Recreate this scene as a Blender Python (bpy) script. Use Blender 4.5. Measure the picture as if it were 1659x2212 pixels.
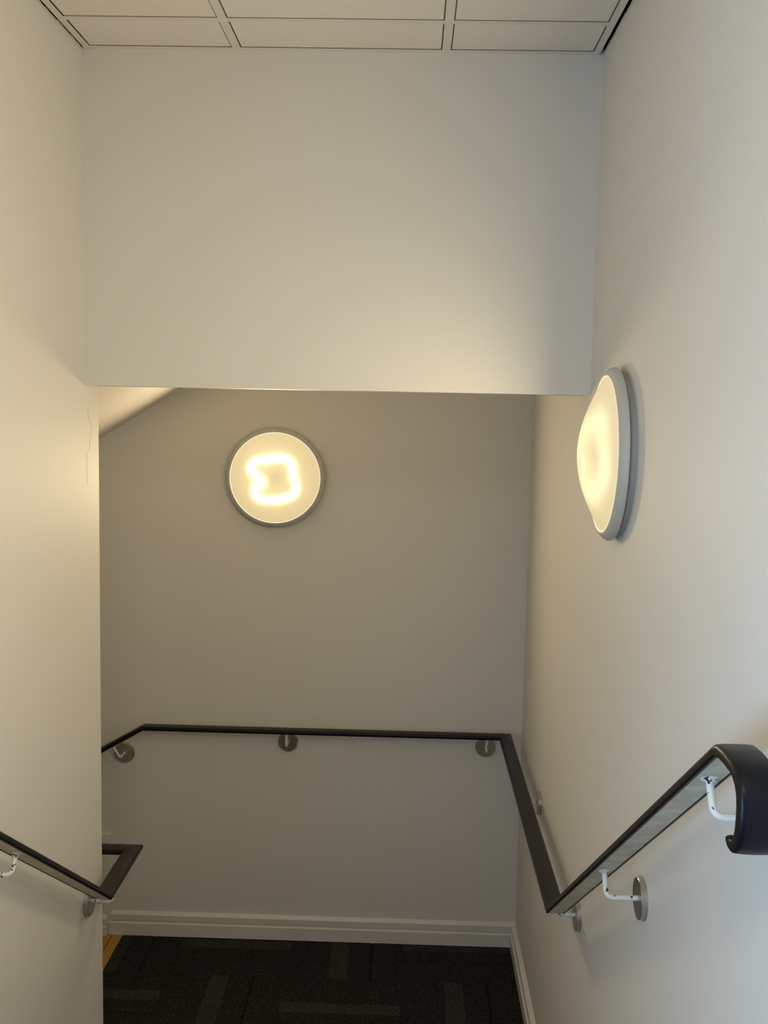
import bpy, bmesh, math, random
from mathutils import Vector, Matrix
for o in list(bpy.data.objects): bpy.data.objects.remove(o, do_unlink=True)
S = bpy.context.scene
C = S.collection
random.seed(7)
PI = math.pi

# ------------------------------------------------------------------ camera
F_PX, PITCH, YAW, ROLL = 2223.95, 0.1011, -0.0232, 0.0203      # eye at the origin, y forward, z up
cam = bpy.data.cameras.new('camera'); co = bpy.data.objects.new('camera', cam); C.objects.link(co)
cam.sensor_fit = 'VERTICAL'; cam.sensor_height = 36.0; cam.lens = F_PX/2212*36.0; cam.clip_start = 0.02
fw = Vector((math.sin(YAW)*math.cos(PITCH), math.cos(YAW)*math.cos(PITCH), -math.sin(PITCH)))
rt = Vector((math.cos(YAW), -math.sin(YAW), 0)); up = rt.cross(fw)
r_ = math.cos(ROLL)*rt + math.sin(ROLL)*up; u_ = -math.sin(ROLL)*rt + math.cos(ROLL)*up
co.matrix_world = Matrix(((r_.x,u_.x,-fw.x,0),(r_.y,u_.y,-fw.y,0),(r_.z,u_.z,-fw.z,0),(0,0,0,1)))
S.camera = co

# ------------------------------------------------------------------ world, exposure, large lights
w = bpy.data.worlds.new('world'); S.world = w; w.use_nodes = True
w.node_tree.nodes['Background'].inputs[0].default_value = (0.55, 0.70, 1.0, 1)
w.node_tree.nodes['Background'].inputs[1].default_value = 1.0
S.view_settings.view_transform = 'Standard'; S.view_settings.look = 'None'
S.view_settings.gamma = 1; S.view_settings.use_curve_mapping = False
S.view_settings.exposure = 0.70
S.cycles.max_bounces = 8; S.cycles.diffuse_bounces = 4; S.cycles.glossy_bounces = 3; S.cycles.transmission_bounces = 4
WINDOW_W, PANEL_W, LAMP_BACK_W, LAMP_SIDE_W, LAMP_FILL_W = 38.0, 8.8, 6.2, 2.5, 9.2
GLOW = 0.34                                                    # brightness of the lamp diffusers
def area(name, loc, direction, sx, sy, watts, col, shape='RECTANGLE'):
    l = bpy.data.lights.new(name, 'AREA'); l.shape = shape; l.size = sx
    if shape in ('RECTANGLE', 'ELLIPSE'): l.size_y = sy
    l.energy = watts; l.color = col
    o = bpy.data.objects.new(name, l); C.objects.link(o); o.location = loc
    o.rotation_euler = Vector(direction).to_track_quat('-Z', 'Y').to_euler()
    return o

# ------------------------------------------------------------------ measures (metres, eye at z = 0)
XL, XR = -0.972, 0.530            # faces of the left and right wall
YB, YE, YW = 3.071, 3.205, 4.479  # bulkhead face, end of left wall, landing back wall
ZH, ZC = 0.048, 1.0145            # bulkhead underside, suspended ceiling
ZL, ZU = -2.4216, -1.390          # landing floor, upper floor
YREAR, XFAR = -3.0, -3.6
RISE, GOING = (ZU-ZL)/6, 0.264
area('daylight', (XL-.13, -.20, -.65), (1, 0, 0), 1.2, 1.2, WINDOW_W, (0.31, 0.62, 1.0))

# ------------------------------------------------------------------ materials
def mat(name, col, rough=0.6, metal=0.0, spec=0.5, noise=None, bump=None, coat=0.0):
    m = bpy.data.materials.new(name); m.use_nodes = True
    nt = m.node_tree; b = nt.nodes['Principled BSDF']
    b.inputs['Base Color'].default_value = (*col, 1); b.inputs['Roughness'].default_value = rough
    b.inputs['Metallic'].default_value = metal; b.inputs['Specular IOR Level'].default_value = spec
    b.inputs['Coat Weight'].default_value = coat
    tc = nt.nodes.new('ShaderNodeTexCoord')
    if noise:                                # (scale, second colour, contrast lo, hi)
        n = nt.nodes.new('ShaderNodeTexNoise'); n.inputs['Scale'].default_value = noise[0]; n.inputs['Detail'].default_value = 5
        r = nt.nodes.new('ShaderNodeValToRGB'); e = r.color_ramp.elements
        e[0].position, e[1].position = noise[2], noise[3]
        e[0].color, e[1].color = (*noise[1], 1), (*col, 1)
        nt.links.new(tc.outputs['Object'], n.inputs['Vector']); nt.links.new(n.outputs['Fac'], r.inputs['Fac'])
        nt.links.new(r.outputs['Color'], b.inputs['Base Color'])
    if bump:                                 # (scale, strength, distance)
        n = nt.nodes.new('ShaderNodeTexNoise'); n.inputs['Scale'].default_value = bump[0]; n.inputs['Detail'].default_value = 1
        p = nt.nodes.new('ShaderNodeBump'); p.inputs['Strength'].default_value = bump[1]; p.inputs['Distance'].default_value = bump[2]
        nt.links.new(tc.outputs['Object'], n.inputs['Vector']); nt.links.new(n.outputs['Fac'], p.inputs['Height'])
        nt.links.new(p.outputs['Normal'], b.inputs['Normal'])
    return m
M = {}
M['paint'] = mat('wall_paint', (0.72, 0.70, 0.65), 0.58, spec=0.2, bump=(160, .10, .0015))
M['paint_soffit'] = mat('soffit_paint', (0.74, 0.71, 0.65), 0.6, bump=(120, .10, .0015))
M['gloss_white'] = mat('gloss_woodwork', (0.74, 0.725, 0.685), 0.28, noise=(9, (0.70, 0.68, 0.64), .3, .7))
M['tile'] = mat('ceiling_tile', (0.82, 0.785, 0.74), 0.9, spec=.2, noise=(260, (0.75, 0.71, 0.66), .3, .6), bump=(300, .3, .001))
M['tee'] = mat('ceiling_grid', (0.74, 0.71, 0.66), 0.5)
M['void_shade'] = mat('ceiling_void_shade', (0.01, 0.009, 0.009), 0.9, spec=0.1)  # near-black colour paints in the shade above the ceiling
M['carpet'] = mat('carpet_charcoal', (0.036, 0.035, 0.032), 0.95, spec=.1, noise=(130, (0.008, 0.0078, 0.0072), .38, .62), bump=(420, .9, .004))
M['carpet_light'] = mat('carpet_stripe', (0.056, 0.053, 0.047), 0.95, spec=.1, noise=(130, (0.022, 0.021, 0.018), .38, .62), bump=(420, .9, .004))
M['carpet_seam'] = mat('carpet_backing', (0.004, 0.004, 0.004), 0.95, spec=.05)
M['yellow'] = mat('yellow_nosing', (0.50, 0.29, 0.03), 0.55, noise=(60, (0.42, 0.24, 0.025), .3, .7))
M['alu'] = mat('aluminium', (0.55, 0.54, 0.52), 0.4, metal=1)
M['rail'] = mat('handrail_plastic', (0.0045, 0.0052, 0.0075), 0.36, spec=.22, bump=(35, .05, .001))
M['core'] = mat('painted_steel_core', (0.62, 0.57, 0.45), 0.5, noise=(28, (0.50, 0.44, 0.31), .38, .62), bump=(60, .2, .001))
M['arm'] = mat('chipped_white_paint', (0.74, 0.73, 0.69), 0.35, noise=(75, (0.035, 0.022, 0.02), .375, .395))
M['steel'] = mat('brushed_steel', (0.50, 0.48, 0.45), 0.30, metal=1, bump=(90, .04, .001))
M['rim'] = mat('lamp_rim_plastic', (0.52, 0.52, 0.48), 0.4)
M['base'] = mat('lamp_base', (0.36, 0.36, 0.34), 0.5)
M['pan'] = mat('lamp_reflector', (0.20, 0.19, 0.16), 0.6)
M['dark'] = mat('dark_plastic', (0.05, 0.045, 0.04), 0.5)
M['crack'] = mat('plaster_crack', (0.48, 0.44, 0.36), 0.9)
def emis(name, col, strength):
    m = bpy.data.materials.new(name); m.use_nodes = True; nt = m.node_tree; nt.nodes.clear()
    e = nt.nodes.new('ShaderNodeEmission'); e.inputs[0].default_value = (*col, 1); e.inputs[1].default_value = strength
    o = nt.nodes.new('ShaderNodeOutputMaterial'); nt.links.new(e.outputs[0], o.inputs[0]); return m
M['tube'] = emis('fluorescent_tube', (1.0, 0.84, 0.50), 11.0)
M['tube_dim'] = emis('dim_fluorescent_tube', (1.0, 0.84, 0.50), 2.8)  # same tube, emission turned down to soften the side lamp's glow
M['edge_glow'] = emis('diffuser_edge_glow', (1.0, 0.86, 0.58), .62)
M['panel'] = emis('ceiling_panel_glow', (1.0, 0.90, 0.75), 3.0)
def diffuser_mat():
    m = bpy.data.materials.new('opal_diffuser'); m.use_nodes = True; nt = m.node_tree; nt.nodes.clear()
    e = nt.nodes.new('ShaderNodeEmission'); e.inputs[0].default_value = (1.0, 0.80, 0.42, 1); e.inputs[1].default_value = GLOW
    rf = nt.nodes.new('ShaderNodeBsdfRefraction'); rf.inputs['Color'].default_value = (1, .96, .85, 1)
    rf.inputs['Roughness'].default_value = 1.0; rf.inputs['IOR'].default_value = 1.7
    gl = nt.nodes.new('ShaderNodeBsdfGlossy'); gl.inputs['Roughness'].default_value = 0.12; gl.inputs['Color'].default_value = (1, 1, 1, 1)
    m1 = nt.nodes.new('ShaderNodeMixShader'); m1.inputs[0].default_value = 0.04
    nt.links.new(rf.outputs[0], m1.inputs[1]); nt.links.new(gl.outputs[0], m1.inputs[2])
    m2 = nt.nodes.new('ShaderNodeMixShader'); m2.inputs[0].default_value = 0.24       # opal sheet: part scatters, part lets the tube show
    ad = nt.nodes.new('ShaderNodeAddShader')
    df = nt.nodes.new('ShaderNodeBsdfDiffuse'); df.inputs[0].default_value = (.5, .47, .40, 1)
    nt.links.new(df.outputs[0], m2.inputs[1]); nt.links.new(m1.outputs[0], m2.inputs[2])
    nt.links.new(m2.outputs[0], ad.inputs[0]); nt.links.new(e.outputs[0], ad.inputs[1])
    o = nt.nodes.new('ShaderNodeOutputMaterial'); nt.links.new(ad.outputs[0], o.inputs[0]); return m
M['diffuser'] = diffuser_mat()
M['diffuser'].cycles.emission_sampling = 'NONE'; M['panel'].cycles.emission_sampling = 'NONE'; M['edge_glow'].cycles.emission_sampling = 'NONE'
def glass_mat():
    m = bpy.data.materials.new('window_glass'); m.use_nodes = True; nt = m.node_tree; nt.nodes.clear()
    t = nt.nodes.new('ShaderNodeBsdfTransparent'); g = nt.nodes.new('ShaderNodeBsdfGlossy'); g.inputs['Roughness'].default_value = .02
    x = nt.nodes.new('ShaderNodeMixShader'); x.inputs[0].default_value = .06
    nt.links.new(t.outputs[0], x.inputs[1]); nt.links.new(g.outputs[0], x.inputs[2])
    o = nt.nodes.new('ShaderNodeOutputMaterial'); nt.links.new(x.outputs[0], o.inputs[0]); return m
M['glass'] = glass_mat()

# ------------------------------------------------------------------ helpers
def obj(name, bm, m, parent=None, smooth=False):
    me = bpy.data.meshes.new(name)
    bmesh.ops.recalc_face_normals(bm, faces=bm.faces[:])
    bm.to_mesh(me); bm.free()
    for k in (m if isinstance(m, (list, tuple)) else [m]): me.materials.append(M[k])
    if smooth:
        for p in me.polygons: p.use_smooth = True
        try: me.set_sharp_from_angle(angle=math.radians(38))
        except Exception: pass
    o = bpy.data.objects.new(name, me); C.objects.link(o)
    if parent: o.parent = parent
    return o
def box(bm, x0, x1, y0, y1, z0, z1, mi=0):
    v = [bm.verts.new((x, y, z)) for x in (x0, x1) for y in (y0, y1) for z in (z0, z1)]
    for q in ((0,1,3,2),(4,6,7,5),(0,4,5,1),(2,3,7,6),(0,2,6,4),(1,5,7,3)):
        bm.faces.new([v[i] for i in q]).material_index = mi
    return bm
def B(*a): return box(bmesh.new(), *a)
def struct(o, label, cat):
    o['kind'] = 'structure'; o['label'] = label; o['category'] = cat; return o
def tag(o, label, cat, group=None):
    o['label'] = label; o['category'] = cat
    if group: o['group'] = group
    return o
def empty(name, loc=(0, 0, 0)):
    o = bpy.data.objects.new(name, None); o.location = loc; o.empty_display_size = .1; C.objects.link(o); return o
def prism(bm, poly, axis, a, b):
    """extrude a closed 2D polygon (list of pairs) along axis 0/1/2 from a to b"""
    def P(p, t):
        q = list(p); q.insert(axis, t); return q
    A = [bm.verts.new(P(p, a)) for p in poly]; Bv = [bm.verts.new(P(p, b)) for p in poly]
    bm.faces.new(A); bm.faces.new(list(reversed(Bv)))
    n = len(poly)
    for i in range(n): bm.faces.new((A[i], A[(i+1) % n], Bv[(i+1) % n], Bv[i]))
    return bm
def sweep(bm, path, prof, nfix=0):
    """sweep a closed profile [(u across, v up)] along a path with mitred corners; the first nfix segments curl in the y-z plane"""
    path = [Vector(p) for p in path]; n = len(path); Z = Vector((0, 0, 1))
    tn = [(path[i+1]-path[i]).normalized() for i in range(n-1)]
    sides = [Vector((1, 0, 0)) if i < nfix else Vector((t.x, t.y, 0)).cross(Z).normalized() for i, t in enumerate(tn)]
    rings = []
    for i in range(n):
        k = max(0, i-1); t0, s0 = tn[k], sides[k]; n0 = s0.cross(t0).normalized()
        pl = t0 if i in (0, n-1) else (tn[i-1]+tn[i]).normalized()
        ring = []
        for u, v in prof:
            d = s0*u + n0*v
            ring.append(bm.verts.new(path[i]+d-t0*(d.dot(pl)/t0.dot(pl))))
        rings.append(ring)
    m = len(prof)
    for a, b in zip(rings[:-1], rings[1:]):
        for j in range(m): bm.faces.new((a[j], a[(j+1) % m], b[(j+1) % m], b[j]))
    bm.faces.new(rings[0]); bm.faces.new(list(reversed(rings[-1])))
    return bm
def tube(bm, pts, r, seg=12, closed=False, cap=True):
    pts = [Vector(p) for p in pts]; n = len(pts); rings = []; ref = None
    for i in range(n):
        a = pts[i-1] if (i > 0 or closed) else pts[i]
        b = pts[(i+1) % n] if (i < n-1 or closed) else pts[i]
        t = (b-a).normalized()
        if ref is None: ref = t.orthogonal().normalized()
        ref = (ref - t*ref.dot(t)).normalized(); bi = t.cross(ref)
        rings.append([bm.verts.new(pts[i]+(ref*math.cos(2*PI*k/seg)+bi*math.sin(2*PI*k/seg))*r) for k in range(seg)])
    pairs = list(zip(rings[:-1], rings[1:])) + ([(rings[-1], rings[0])] if closed else [])
    for a, b in pairs:
        for k in range(seg): bm.faces.new((a[k], a[(k+1) % seg], b[(k+1) % seg], b[k]))
    if cap and not closed: bm.faces.new(rings[0]); bm.faces.new(list(reversed(rings[-1])))
    return bm
def lathe(bm, prof, seg=64, close=False):
    """revolve [(r, h)] about local z"""
    rings = []
    for r, h in prof:
        if r < 1e-6: rings.append([bm.verts.new((0, 0, h))])
        else: rings.append([bm.verts.new((r*math.cos(2*PI*k/seg), r*math.sin(2*PI*k/seg), h)) for k in range(seg)])
    prs = list(zip(rings[:-1], rings[1:])) + ([(rings[-1], rings[0])] if close else [])
    for a, b in prs:
        for k in range(seg):
            k2 = (k+1) % seg
            if len(a) == 1: bm.faces.new((a[0], b[k], b[k2]))
            elif len(b) == 1: bm.faces.new((a[k], b[0], a[k2]))
            else: bm.faces.new((a[k], a[k2], b[k2], b[k]))
    return bm
def fillet(pts, r, seg=6):
    pts = [Vector(p) for p in pts]; out = [pts[0]]
    for i in range(1, len(pts)-1):
        a = (pts[i-1]-pts[i]).normalized(); b = (pts[i+1]-pts[i]).normalized()
        p0, p1 = pts[i]+a*r, pts[i]+b*r
        for k in range(seg+1):
            t = k/seg; out.append(p0*(1-t)**2 + pts[i]*2*t*(1-t) + p1*t*t)
    return out+[pts[-1]]

# ------------------------------------------------------------------ walls
ZB, ZT = -4.2, 1.30
wy0, wy1, wz0, wz1 = -.80, .40, -1.25, -.05        # window in the left wall, behind the viewer
bm = box(bmesh.new(), XL-.12, XL, wy1, YE, ZB, ZT); box(bm, XL-.12, XL, YREAR, wy0, ZB, ZT)
box(bm, XL-.12, XL, wy0, wy1, ZB, wz0); box(bm, XL-.12, XL, wy0, wy1, wz1, ZT)
wl = struct(obj('wall_left', bm, 'paint'), 'cream painted wall on the left, ending in a vertical corner by the landing', 'wall')
struct(obj('wall_inner', B(XFAR, XL-.12, YE-.12, YE, ZB, ZT), 'paint'), 'cream painted return wall hidden round the corner of the left wall', 'wall')
wr = struct(obj('wall_right', B(XR, XR+.12, YREAR, YW+.12, ZB, ZT), 'paint'), 'long cream painted wall on the right carrying lamp and handrail', 'wall')
struct(obj('wall_back', B(XFAR, XR, YW, YW+.12, ZB, ZT), 'paint'), 'far cream wall of the landing behind the round lamp', 'wall')
struct(obj('wall_bulkhead', B(XL, XR, YB, YE, ZH, ZT), 'paint'), 'upper cream bulkhead wall hanging between ceiling and landing opening', 'wall')
struct(obj('wall_far', B(XFAR-.12, XFAR, YE-.12, YW+.12, ZB, ZT), 'paint'), 'end wall of the lower flight, out of sight', 'wall')
struct(obj('wall_rear', B(XL, XR, YREAR-.12, YREAR, ZB, ZT), 'paint'), 'plain rear wall behind the viewer', 'wall')
win = struct(empty('window_1', (XL-.06, 0, wz0)), 'window in the left wall behind the viewer', 'window')
bm = bmesh.new()
for a in ((wy0, wy0+.05, 0, wz1-wz0), (wy1-.05, wy1, 0, wz1-wz0), (wy0+.05, wy1-.05, 0, .05), (wy0+.05, wy1-.05, wz1-wz0-.05, wz1-wz0)):
    box(bm, -.02, .03, *a)
obj('window_frame', bm, 'gloss_white', win)
obj('pane', B(.002, .008, wy0+.05, wy1-.05, .05, wz1-wz0-.05), 'glass', win)
# hairline plaster crack on the left wall
bm = bmesh.new()
ck = [(3.097, -.023), (3.101, -.045), (3.116, -.058), (3.127, -.068), (3.131, -.093), (3.123, -.107), (3.115, -.118), (3.112, -.137), (3.098, -.146), (3.083, -.155), (3.084, -.20), (3.088, -.25)]
for (y0, z0), (y1, z1) in zip(ck[:-1], ck[1:]):
    prism(bm, [(y0, z0), (y0+.0008, z0), (y1+.0008, z1), (y1, z1)], 0, XL-.001, XL+.0004)
obj('plaster_crack', bm, 'crack', wl)

# soffit and ceiling over the landing
sx = lambda z: -.999 + (z-.059)/.62
ZLC = .46
bm = prism(bmesh.new(), [(XFAR, .059+.62*(XFAR+.999)), (sx(ZLC), ZLC), (sx(ZLC), ZLC+.12), (XFAR, .059+.62*(XFAR+.999)+.14)], 1, YE, YW)
struct(obj('ceiling_soffit', bm, 'paint_soffit'), 'sloping cream soffit above the lower flight at the upper left of the opening', 'soffit')
struct(obj('ceiling_landing', B(sx(ZLC), XR, YE, YW, ZLC, ZLC+.12), 'paint_soffit'), 'flat ceiling above the landing, hidden behind the bulkhead', 'ceiling')

# ------------------------------------------------------------------ suspended ceiling
ceil = struct(obj('ceiling', B(XL, XR, YREAR, YB, ZC+.055, ZC+.16), 'void_shade'), 'suspended ceiling of off-white tiles in a metal grid with dark shadow gaps', 'ceiling')
TL, TR = -.9635, .5177                       # outer edges of the wall angles, a dark gap to each wall
TW = .024
def flange(name, *a): return obj(name, B(*a), 'tee', ceil)
flange('wall_angle', TL, TL+.0195, YREAR, YB-.002, ZC, ZC+.0015)
flange('wall_angle', TR-.0195, TR, YREAR, YB-.002, ZC, ZC+.0015)
flange('wall_angle', TL+.0195, TR-.0195, YB-.021, YB, ZC, ZC+.0015)
TX = [-.5318, .0682]
TY = [2.8267-.6*k for k in range(10)]
for x in TX: flange('main_tee', x, x+TW, YREAR, YB-.021, ZC, ZC+.0015)
cols = [(TL+.0195, TX[0]), (TX[0]+TW, TX[1]), (TX[1]+TW, TR-.0195)]
for y in TY:
    for a, b in cols: flange('cross_tee', a, b, y, y+TW, ZC+.0003, ZC+.0015)
ys = [YB-.021] + TY + [YREAR]
panel_at = None
for i in range(len(ys)-1):
    y1 = ys[i]; y0 = ys[i+1] + (TW if i+1 < len(ys)-1 else 0)
    if y1-y0 < .05: continue
    for j, (a, b) in enumerate(cols):
        if i == 6 and j == 1: panel_at = (a, b, y0, y1); continue
        e = .0035
        bm = bmesh.new()
        box(bm, a+e, b-e, y0+e, y1-e, ZC+.0022, ZC+.014)      # dropped face of the tile
        box(bm, a-.008, b+.008, y0-.008, y1+.008, ZC+.0142, ZC+.024)
        obj('ceiling_tile', bm, 'tile', ceil)
a, b, y0, y1 = panel_at
pl = tag(empty('ceiling_light', ((a+b)/2, (y0+y1)/2, ZC)), 'square recessed ceiling light panel behind the viewer', 'ceiling light')
pw, ph = (b-a)/2, (y1-y0)/2
obj('frame', prism(bmesh.new(), [(-pw, -ph), (pw, -ph), (pw, ph), (-pw, ph)], 2, .006, .05), 'tee', pl)
obj('diffuser', B(-pw+.02, pw-.02, -ph+.02, ph-.02, .002, .0055), 'panel', pl)
area('ceiling_panel_light', ((a+b)/2, (y0+y1)/2, ZC-.004), (0, 0, -1), .5, .5, PANEL_W, (1.0, .88, .70)).parent = None
for x0, x1 in ((XL, XL+.0006), (XR-.0006, XR)): obj('gap_shade_strip', B(x0, x1, YREAR, YB, ZC+.003, ZC+.0549), 'void_shade', ceil)  # dark strips on the walls paint the gap's shade
# ragged plaster lip left along the tops of both walls, inside the shadow gap
for wall, x, sg in ((wl, XL, 1), (wr, XR, -1)):
    bm = bmesh.new(); y = 1.6
    while y < YB-.03:
        ln = random.uniform(.02, .07); d = random.uniform(.0, .0016)
        box(bm, *(sorted((x, x+sg*(d+.0004)))), y, min(y+ln, YB-.01), ZC-.006+random.uniform(-.004, .003), ZC+.004)
        y += ln
    obj('plaster_edge', bm, 'paint', wall)

# ------------------------------------------------------------------ floor of carpet tiles
XN = -1.258                                   # edge of the yellow nosing at the lower flight
floor = struct(obj('floor', B(-1.345, XR, 2.72, YW, ZL-.16, ZL-.007), 'carpet_seam'), 'landing floor laid with dark charcoal carpet tiles', 'floor')
PT = .495
def strips(lo, hi, o0, cuts):
    out = []
    for s0, s1, k in cuts:
        p, q = max(lo, o0+s0), min(hi, o0+s1)
        if q-p > .001: out.append((p, q, k))
    return out
G = {(-1, 0): .125, (1, 0): .157, (0, -1): .150, (-2, -1): .20, (0, -3): .13}
for r in range(-3, 1):
    for k in range(-2, 3):
        ox, oy = -.478+PT*k, 4.15+PT*r
        x0, x1 = max(ox+.0006, XN+.004), min(ox+PT-.0006, XR-.022)
        y0, y1 = max(oy+.0006, 2.722), min(oy+PT-.0006, YW-.022)
        if x1-x0 < .02 or y1-y0 < .02: continue
        bm = bmesh.new()
        if (k+r) % 2:                          # stripe across
            g = G.get((k, r), .14)
            for p, q, mi in strips(y0, y1, oy, ((0, g, 0), (g, g+.004, 2), (g+.004, g+.095, 0), (g+.095, g+.165, 1), (g+.165, PT, 0))):
                box(bm, x0, x1, p, q, ZL-.0065, ZL-(.0035 if mi == 2 else 0), mi)
        else:
            b = .182 + .012*((k*3+r) % 2)
            for p, q, mi in strips(x0, x1, ox, ((0, b, 0), (b, b+.077, 1), (b+.077, b+.178, 0), (b+.178, b+.183, 2), (b+.183, PT, 0))):
                box(bm, p, q, y0, y1, ZL-.0065, ZL-(.0035 if mi == 2 else 0), mi)
        obj('carpet_tile', bm, ['carpet', 'carpet_light', 'carpet_seam'], floor)
def nosing(parent, x0, x1, y0, y1, z, along):
    """two yellow strips with a groove and an aluminium edge"""
    if along == 'y':
        ws = x1-x0; obj('nosing_strip', B(x0, x0+ws*.44, y0, y1, z-.006, z+.003), 'yellow', parent)
        obj('nosing_strip', B(x0+ws*.49, x1-.004, y0, y1, z-.006, z+.003), 'yellow', parent)
        obj('nosing_edge', B(x1-.004, x1, y0, y1, z-.006, z+.004), 'alu', parent)
    else:
        ws = y1-y0; obj('nosing_strip', B(x0, x1, y0+ws*.52+.002, y1, z-.006, z+.003), 'yellow', parent)
        obj('nosing_strip', B(x0, x1, y0+.004, y0+ws*.52, z-.006, z+.003), 'yellow', parent)
        obj('nosing_edge', B(x0, x1, y0, y0+.004, z-.006, z+.004), 'alu', parent)
nosing(floor, -1.348, XN, YE+.001, YW-.024, ZL-.002, 'y')
up_fl = struct(obj('floor_upper', B(XL, XR, YREAR, 2.72-GOING*5, ZU-.2, ZU), 'carpet'), 'carpeted upper floor at the top of the stairs', 'floor')
st = struct(empty('stair_flight', (0, 0, ZL)), 'carpeted flight between the upper floor and the landing', 'stairs')
for i in range(1, 6):
    y1 = 2.72-GOING*(i-1)
    s_ = obj('step', B(XL, XR, y1-GOING, y1, -.16, RISE*i), 'carpet', st)
    nosing(s_, XL, XR, y1-.09, y1+.002, RISE*i, 'x')
nosing(up_fl, XL, XR, 2.72-GOING*5-.09, 2.72-GOING*5+.002, ZU, 'x')
sl = struct(empty('stair_flight', (0, 0, ZL)), 'carpeted lower flight going down to the left behind the left wall', 'stairs')
for j in range(1, 8):
    x1 = -1.345-GOING*(j-1)
    s_ = obj('step', B(x1-GOING if j < 7 else XFAR, x1, YE, YW, -RISE*(j+1), -RISE*j), 'carpet', sl)
    if j < 7: nosing(s_, x1-GOING-.003, x1-GOING+.087, YE+.001, YW-.001, -RISE*j, 'y')

# ------------------------------------------------------------------ skirting
SK = [(0, 0), (.024, 0), (.024, .060), (.012, .066), (.012, .070), (.018, .072), (.018, .098), (0, .110)]   # (out from wall, height)
bm = bmesh.new()
L0 = -1.322
ra = [bm.verts.new((L0 if False else L0+0*d, YW-d, ZL+h-.003)) for d, h in SK]
rb = [bm.verts.new((XR-d, YW-d, ZL+h-.003)) for d, h in SK]
for i in range(len(SK)):
    j = (i+1) % len(SK); bm.faces.new((ra[i], ra[j], rb[j], rb[i]))
bm.faces.new(ra); bm.faces.new(list(reversed(rb)))
struct(obj('baseboard_back', bm, 'gloss_white'), 'stepped off-white skirting board along the back wall of the landing', 'baseboard')
bm = bmesh.new()
ra = [bm.verts.new((XR-d, YW-d, ZL+h-.003)) for d, h in SK]
rb = [bm.verts.new((XR-d, 2.70, ZL+h-.003)) for d, h in SK]
for i in range(len(SK)):
    j = (i+1) % len(SK); bm.faces.new((ra[i], ra[j], rb[j], rb[i]))
bm.faces.new(ra); bm.faces.new(list(reversed(rb)))
struct(obj('baseboard_right', bm, 'gloss_white'), 'stepped off-white skirting board running along the right wall', 'baseboard')
# boxed panel on the back wall at the head of the lower flight
bm = B(-1.9, -1.311, YW-.016, YW, ZB, -1.949)
bmesh.ops.bevel(bm, geom=bm.edges[:], offset=.002, segments=1, affect='EDGES')
t1 = struct(obj('trim_1', bm, 'paint'), 'low boxed panel on the back wall where the lower flight begins', 'panel')
bm = prism(bmesh.new(), [(YW-.016-d, ZL+h-.02) for d, h in SK], 0, -1.9, -1.330)
struct(obj('trim_2', bm, 'gloss_white'), 'short skirting piece below the boxed panel beside the left wall corner', 'baseboard')

# ------------------------------------------------------------------ lamps
TUBE = [(650, 860), (575, 790), (505, 720), (515, 640), (590, 600), (720, 580), (900, 555), (1000, 590), (1050, 680), (1062, 790),
        (1095, 900), (1095, 990), (1010, 1065), (800, 1105), (650, 1105), (560, 1040), (570, 960), (640, 910)]
def smooth_loop(p, n=4):
    out = []; N = len(p)
    for i in range(N):
        a, b, c, d = (Vector(p[(i+k) % N]) for k in (-1, 0, 1, 2))
        for k in range(n):
            t = k/n
            out.append(.5*((2*b)+(c-a)*t+(2*a-5*b+4*c-d)*t*t+(3*b-a-3*c+d)*t**3))
    return out
def lamp(loc, axes, label, watts, spin=0, tmat='tube'):
    """axes: columns local x, y, z (z out of the wall)"""
    L = empty('wall_lamp', loc); L.matrix_world = Matrix.Translation(loc) @ Matrix(axes).transposed().to_4x4()
    tag(L, label, 'lamp', 'round wall lamps in the stairwell')
    obj('base', lathe(bmesh.new(), [(0, 0), (.2055, 0), (.2055, .0155), (.203, .0175), (0, .018)]), 'base', L, True)
    rim = [(.196, .0185), (.2115, .0185), (.2165, .0195), (.2178, .021), (.2172, .027), (.2135, .034), (.2070, .0395), (.2010, .0425), (.1975, .0430), (.196, .038)]
    obj('rim', lathe(bmesh.new(), rim, 96, close=True), 'rim', L, True)
    dome = []
    for i in range(19):
        q = i/18; r = .1955*q
        dome.append((r, .040+.064*(1-q*q)**1.12))
    df = obj('diffuser', lathe(bmesh.new(), dome, 96), 'diffuser', L, True)
    obj('edge', lathe(bmesh.new(), [(.1940, .0405), (.1958, .0440), (.1972, .0436), (.1966, .0400)], 96, close=True), 'edge_glow', df, True)
    obj('reflector', lathe(bmesh.new(), [(0, .0185), (.150, .0185), (.188, .030), (.188, .032), (.150, .0205), (0, .0205)], 64), 'pan', L, True)
    pts = [Vector(((x-820)*.000325, -(y-820)*.000325, .046)) for x, y in TUBE]
    rot = Matrix.Rotation(spin, 3, 'Z')
    tb = obj('tube', tube(bmesh.new(), [rot @ p for p in smooth_loop(pts)], .0092, 10, closed=True), tmat, L, True)
    for (x, y) in ((1056, 735), (1090, 868)):
        p = rot @ Vector(((x-820)*.000325, -(y-820)*.000325, .046))
        bm = lathe(bmesh.new(), [(0, -.0035), (.0135, -.0035), (.0135, .0035), (0, .0035)], 14)
        bmesh.ops.transform(bm, matrix=Matrix.Translation(p) @ Matrix.Rotation(PI/2, 4, 'X'), verts=bm.verts[:])
        obj('clip', bm, 'dark', tb)
    bm = lathe(bmesh.new(), [(0, .02), (.019, .02), (.016, .066), (0, .068)], 20)
    obj('post', bm, 'dark', L, True)
    bm = B(.004, .010, -.2150, -.2105, .018, .026)
    obj('rim_catch', bm, 'rim', L)
    z = Vector(axes[2])
    area('wall_lamp_light', Vector(loc)+z*.108, z, .30, .30, watts, (1.0, .79, .48), 'DISK')
    return L
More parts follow.
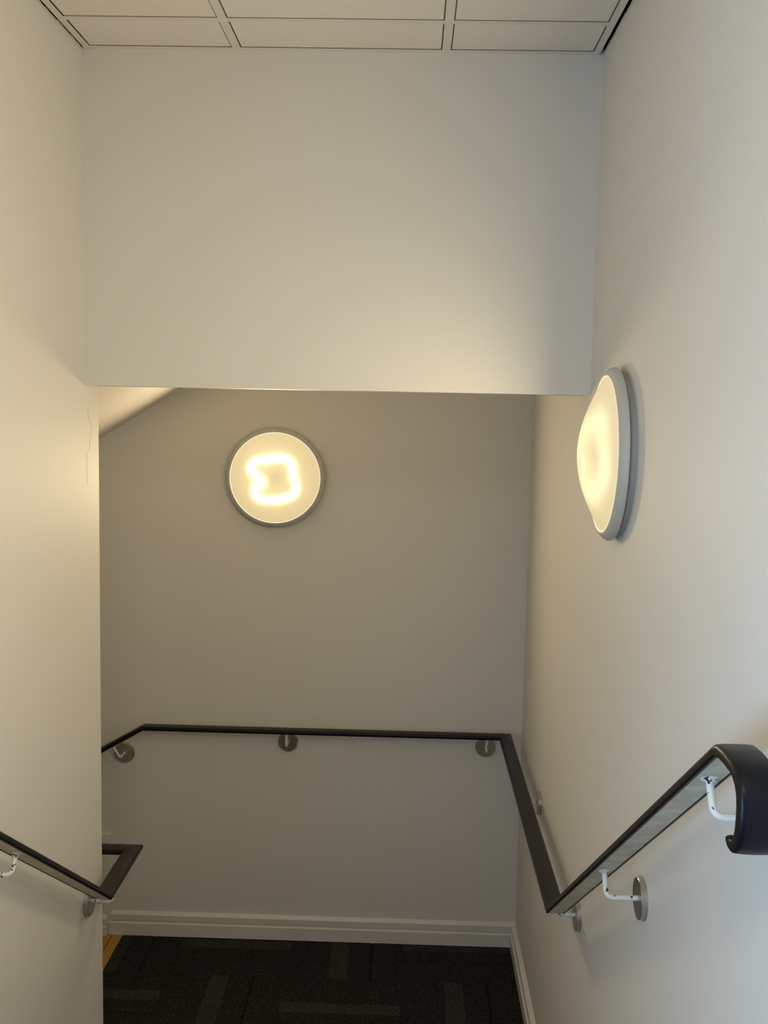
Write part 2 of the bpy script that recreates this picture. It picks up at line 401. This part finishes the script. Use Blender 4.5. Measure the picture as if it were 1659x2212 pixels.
lamp((-.5785, YW, -.3125), ((1, 0, 0), (0, 0, 1), (0, -1, 0)), 'round lit wall lamp facing the viewer on the far landing wall, bent tube glowing', LAMP_BACK_W)
lamp((XR, 2.607, -.106), ((0, -1, 0), (0, 0, 1), (-1, 0, 0)), 'round lit wall lamp seen edge-on on the right wall in front of the bulkhead', LAMP_SIDE_W, .3, 'tube_dim')

lamp((XR, 1.05, .12), ((0, -1, 0), (0, 0, 1), (-1, 0, 0)), 'added round fill lamp on the right wall beside the viewer, outside the picture', LAMP_FILL_W, 1.1)  # unseen extra lamp, added to warm the left wall and ceiling

# ------------------------------------------------------------------ handrails
CW, CT, LIP = .056, .018, .0065
def cap_profile(w=CW, t=CT, lip=LIP):
    h = w/2; p = []
    def arc(cx, cy, r, a0, a1, n=5):
        for k in range(n+1):
            a = math.radians(a0+(a1-a0)*k/n); p.append((cx+r*math.cos(a), cy+r*math.sin(a)))
    r, q = .008, .005
    p.append((-h*.5, .0006)); p.append((0, .0009)); p.append((h*.5, .0006))
    arc(h-r, -r, r, 90, 0)
    arc(h-q, -t+q, q, 0, -90, 4)
    p.append((h-lip, -t)); p.append((h-lip, -t+.004)); p.append((h-.0035, -t+.0045)); p.append((h-.0035, -.006))
    p.append((-h+.0035, -.006)); p.append((-h+.0035, -t+.0045)); p.append((-h+lip, -t+.004)); p.append((-h+lip, -t))
    arc(-h+q, -t+q, q, -90, -180, 4)
    arc(-h+r, -r, r, 180, 90)
    return p
CAP = cap_profile()
HC = CW/2-LIP-.0012
CORE = [(-HC, -CT+.0010), (HC, -CT+.0010), (HC, -.0070), (-HC, -.0070)]
def disc_mesh(notch=False):
    seg = 56; bm = bmesh.new(); R = .0445
    def ring(r, h, nt=False):
        out = []
        for k in range(seg):
            a = 2*PI*k/seg; q = r
            if nt:
                if abs(a-math.radians(352)) < .2: q -= .005
                if abs(a-math.radians(38)) < .16: q -= .0028
            out.append(bm.verts.new((q*math.cos(a), q*math.sin(a), h)))
        return out
    rs = [ring(R+.001, 0, notch), ring(R+.001, .003, notch), ring(R, .0032, notch), ring(R, .0125, notch), ring(R-.0012, .0137, notch)]
    for a, b in zip(rs[:-1], rs[1:]):
        for k in range(seg): bm.faces.new((a[k], a[(k+1) % seg], b[(k+1) % seg], b[k]))
    bm.faces.new(rs[-1]); bm.faces.new(list(reversed(rs[0])))
    return bm
def add_bracket(parent, p_rail, nrm, wall_axis, wall_val, drop=.062, notch=False):
    p = Vector(p_rail); n = Vector(nrm).normalized()
    a = p-n*(CT-.002); b = p-n*drop; c = b.copy(); c[wall_axis] = wall_val
    d = (b-c).normalized()                                    # out of the wall
    bm = tube(bmesh.new(), fillet([a, b, c+d*.012], .017, 7), .0058, 14)
    # small welded foot under the rail
    t = n.cross(d).normalized()
    f = lathe(bmesh.new(), [(0, 0), (.0135, 0), (.012, .0025), (.007, .006), (0, .007)], 16)
    m4 = Matrix((t, d, -n)).transposed().to_4x4(); m4.translation = p-n*(CT-.0012)
    bmesh.ops.transform(f, matrix=m4, verts=f.verts[:])
    arm = obj('bracket', bm, 'arm', parent, True)
    obj('weld_foot', f, 'arm', arm, True)
    g = disc_mesh(notch)
    m4 = Matrix((Vector((0, 0, 1)).cross(d), Vector((0, 0, 1)), d)).transposed().to_4x4(); m4.translation = c
    bmesh.ops.transform(g, matrix=m4, verts=g.verts[:])
    w_ = obj('wall_plate', g, 'steel', arm, True); w_['label'] = 'round brushed steel wall plate'
    return arm
def rail_run(root, path, nfix):
    for nm, pr, m, sm in (('cap', CAP, 'rail', True), ('core_bar', CORE, 'core', False)):
        o = obj(nm, sweep(bmesh.new(), path, pr, nfix), m, root, sm)
SCROLL = [(1.3040, -.5560), (1.2995, -.5615), (1.2920, -.5650), (1.2810, -.5655), (1.2680, -.5600), (1.2570, -.5480), (1.2505, -.5310), (1.2485, -.5120),
          (1.2490, -.4930), (1.2535, -.4760), (1.2635, -.4620), (1.2780, -.4525), (1.2950, -.4480), (1.3300, -.4460)]
Y0 = 1.372
# right rail: scroll, slope, level run, back wall, slope down to the left  (centre line of the cap's top)
xr, zr, yk, SR, ybk, xk, SB = .4495, -1.416, 2.838, .663, 4.400, -1.147, .583
zt = zr+SR*(yk-Y0)
hr = tag(empty('handrail'), 'black capped handrail with a curled end on the right wall, continuing round the back wall', 'handrail')
path = [(xr, y, z+zt+.4495) for y, z in SCROLL] + [(xr, Y0-.012, zt+.002), (xr, Y0+.006, zr+SR*(yk-Y0-.006)), (xr, yk, zr), (xr, ybk, zr), (xk, ybk, zr), (-2.9, ybk, zr-SB*(xk+2.9))]
rail_run(hr, path, len(SCROLL)+1)
nR = (0, SR, 1)
for y in (1.480, 2.192): add_bracket(hr, (xr, y, zr+SR*(yk-y)), nR, 0, XR, .0725)
for y in (2.905, 3.81): add_bracket(hr, (xr, y, zr), (0, 0, 1), 0, XR, .074 if y > 3 else .056)
add_bracket(hr, (-.512, ybk, zr), (0, 0, 1), 1, YW, .080, notch=True)
add_bracket(hr, (.370, ybk, zr), (0, 0, 1), 1, YW, .080)
for x in (-1.290, -2.3): add_bracket(hr, (x, ybk, zr-SB*(xk-x)), (-SB, 0, 1), 1, YW, .080)
# left rail: slope, level run past the wall end, round the corner, slope down
xl, zl, yk2, SL, yc = -.893, -1.477, 2.959, .662, 3.286
zt2 = zl+SL*(yk2-Y0)
hl = tag(empty('handrail'), 'black capped handrail on the left wall bending round the wall corner', 'handrail')
path = [(xl, y, z+zt2+.4495) for y, z in SCROLL] + [(xl, Y0-.012, zt2+.002), (xl, Y0+.006, zl+SL*(yk2-Y0-.006)), (xl, yk2, zl), (xl, yc, zl), (-1.30, yc, zl), (-2.9, yc, zl-.62*1.6)]
rail_run(hl, path, len(SCROLL)+1)
nL = (0, SL, 1)
for y in (1.500, 2.29): add_bracket(hl, (xl, y, zl+SL*(yk2-y)), nL, 0, XL, .066)
add_bracket(hl, (xl, 3.052, zl), (0, 0, 1), 0, XL, .075)
for x in (-1.45, -2.4): add_bracket(hl, (x, yc, zl-.62*(-1.30-x)), (-.62, 0, 1), 1, YE, .062)
# seat both handrail roots on the wall side at landing level
for root, at in ((hr, Vector((xr, yk, ZL))), (hl, Vector((xl, yk2, ZL)))):
    root.location = at
    for c in root.children: c.location = c.location-at
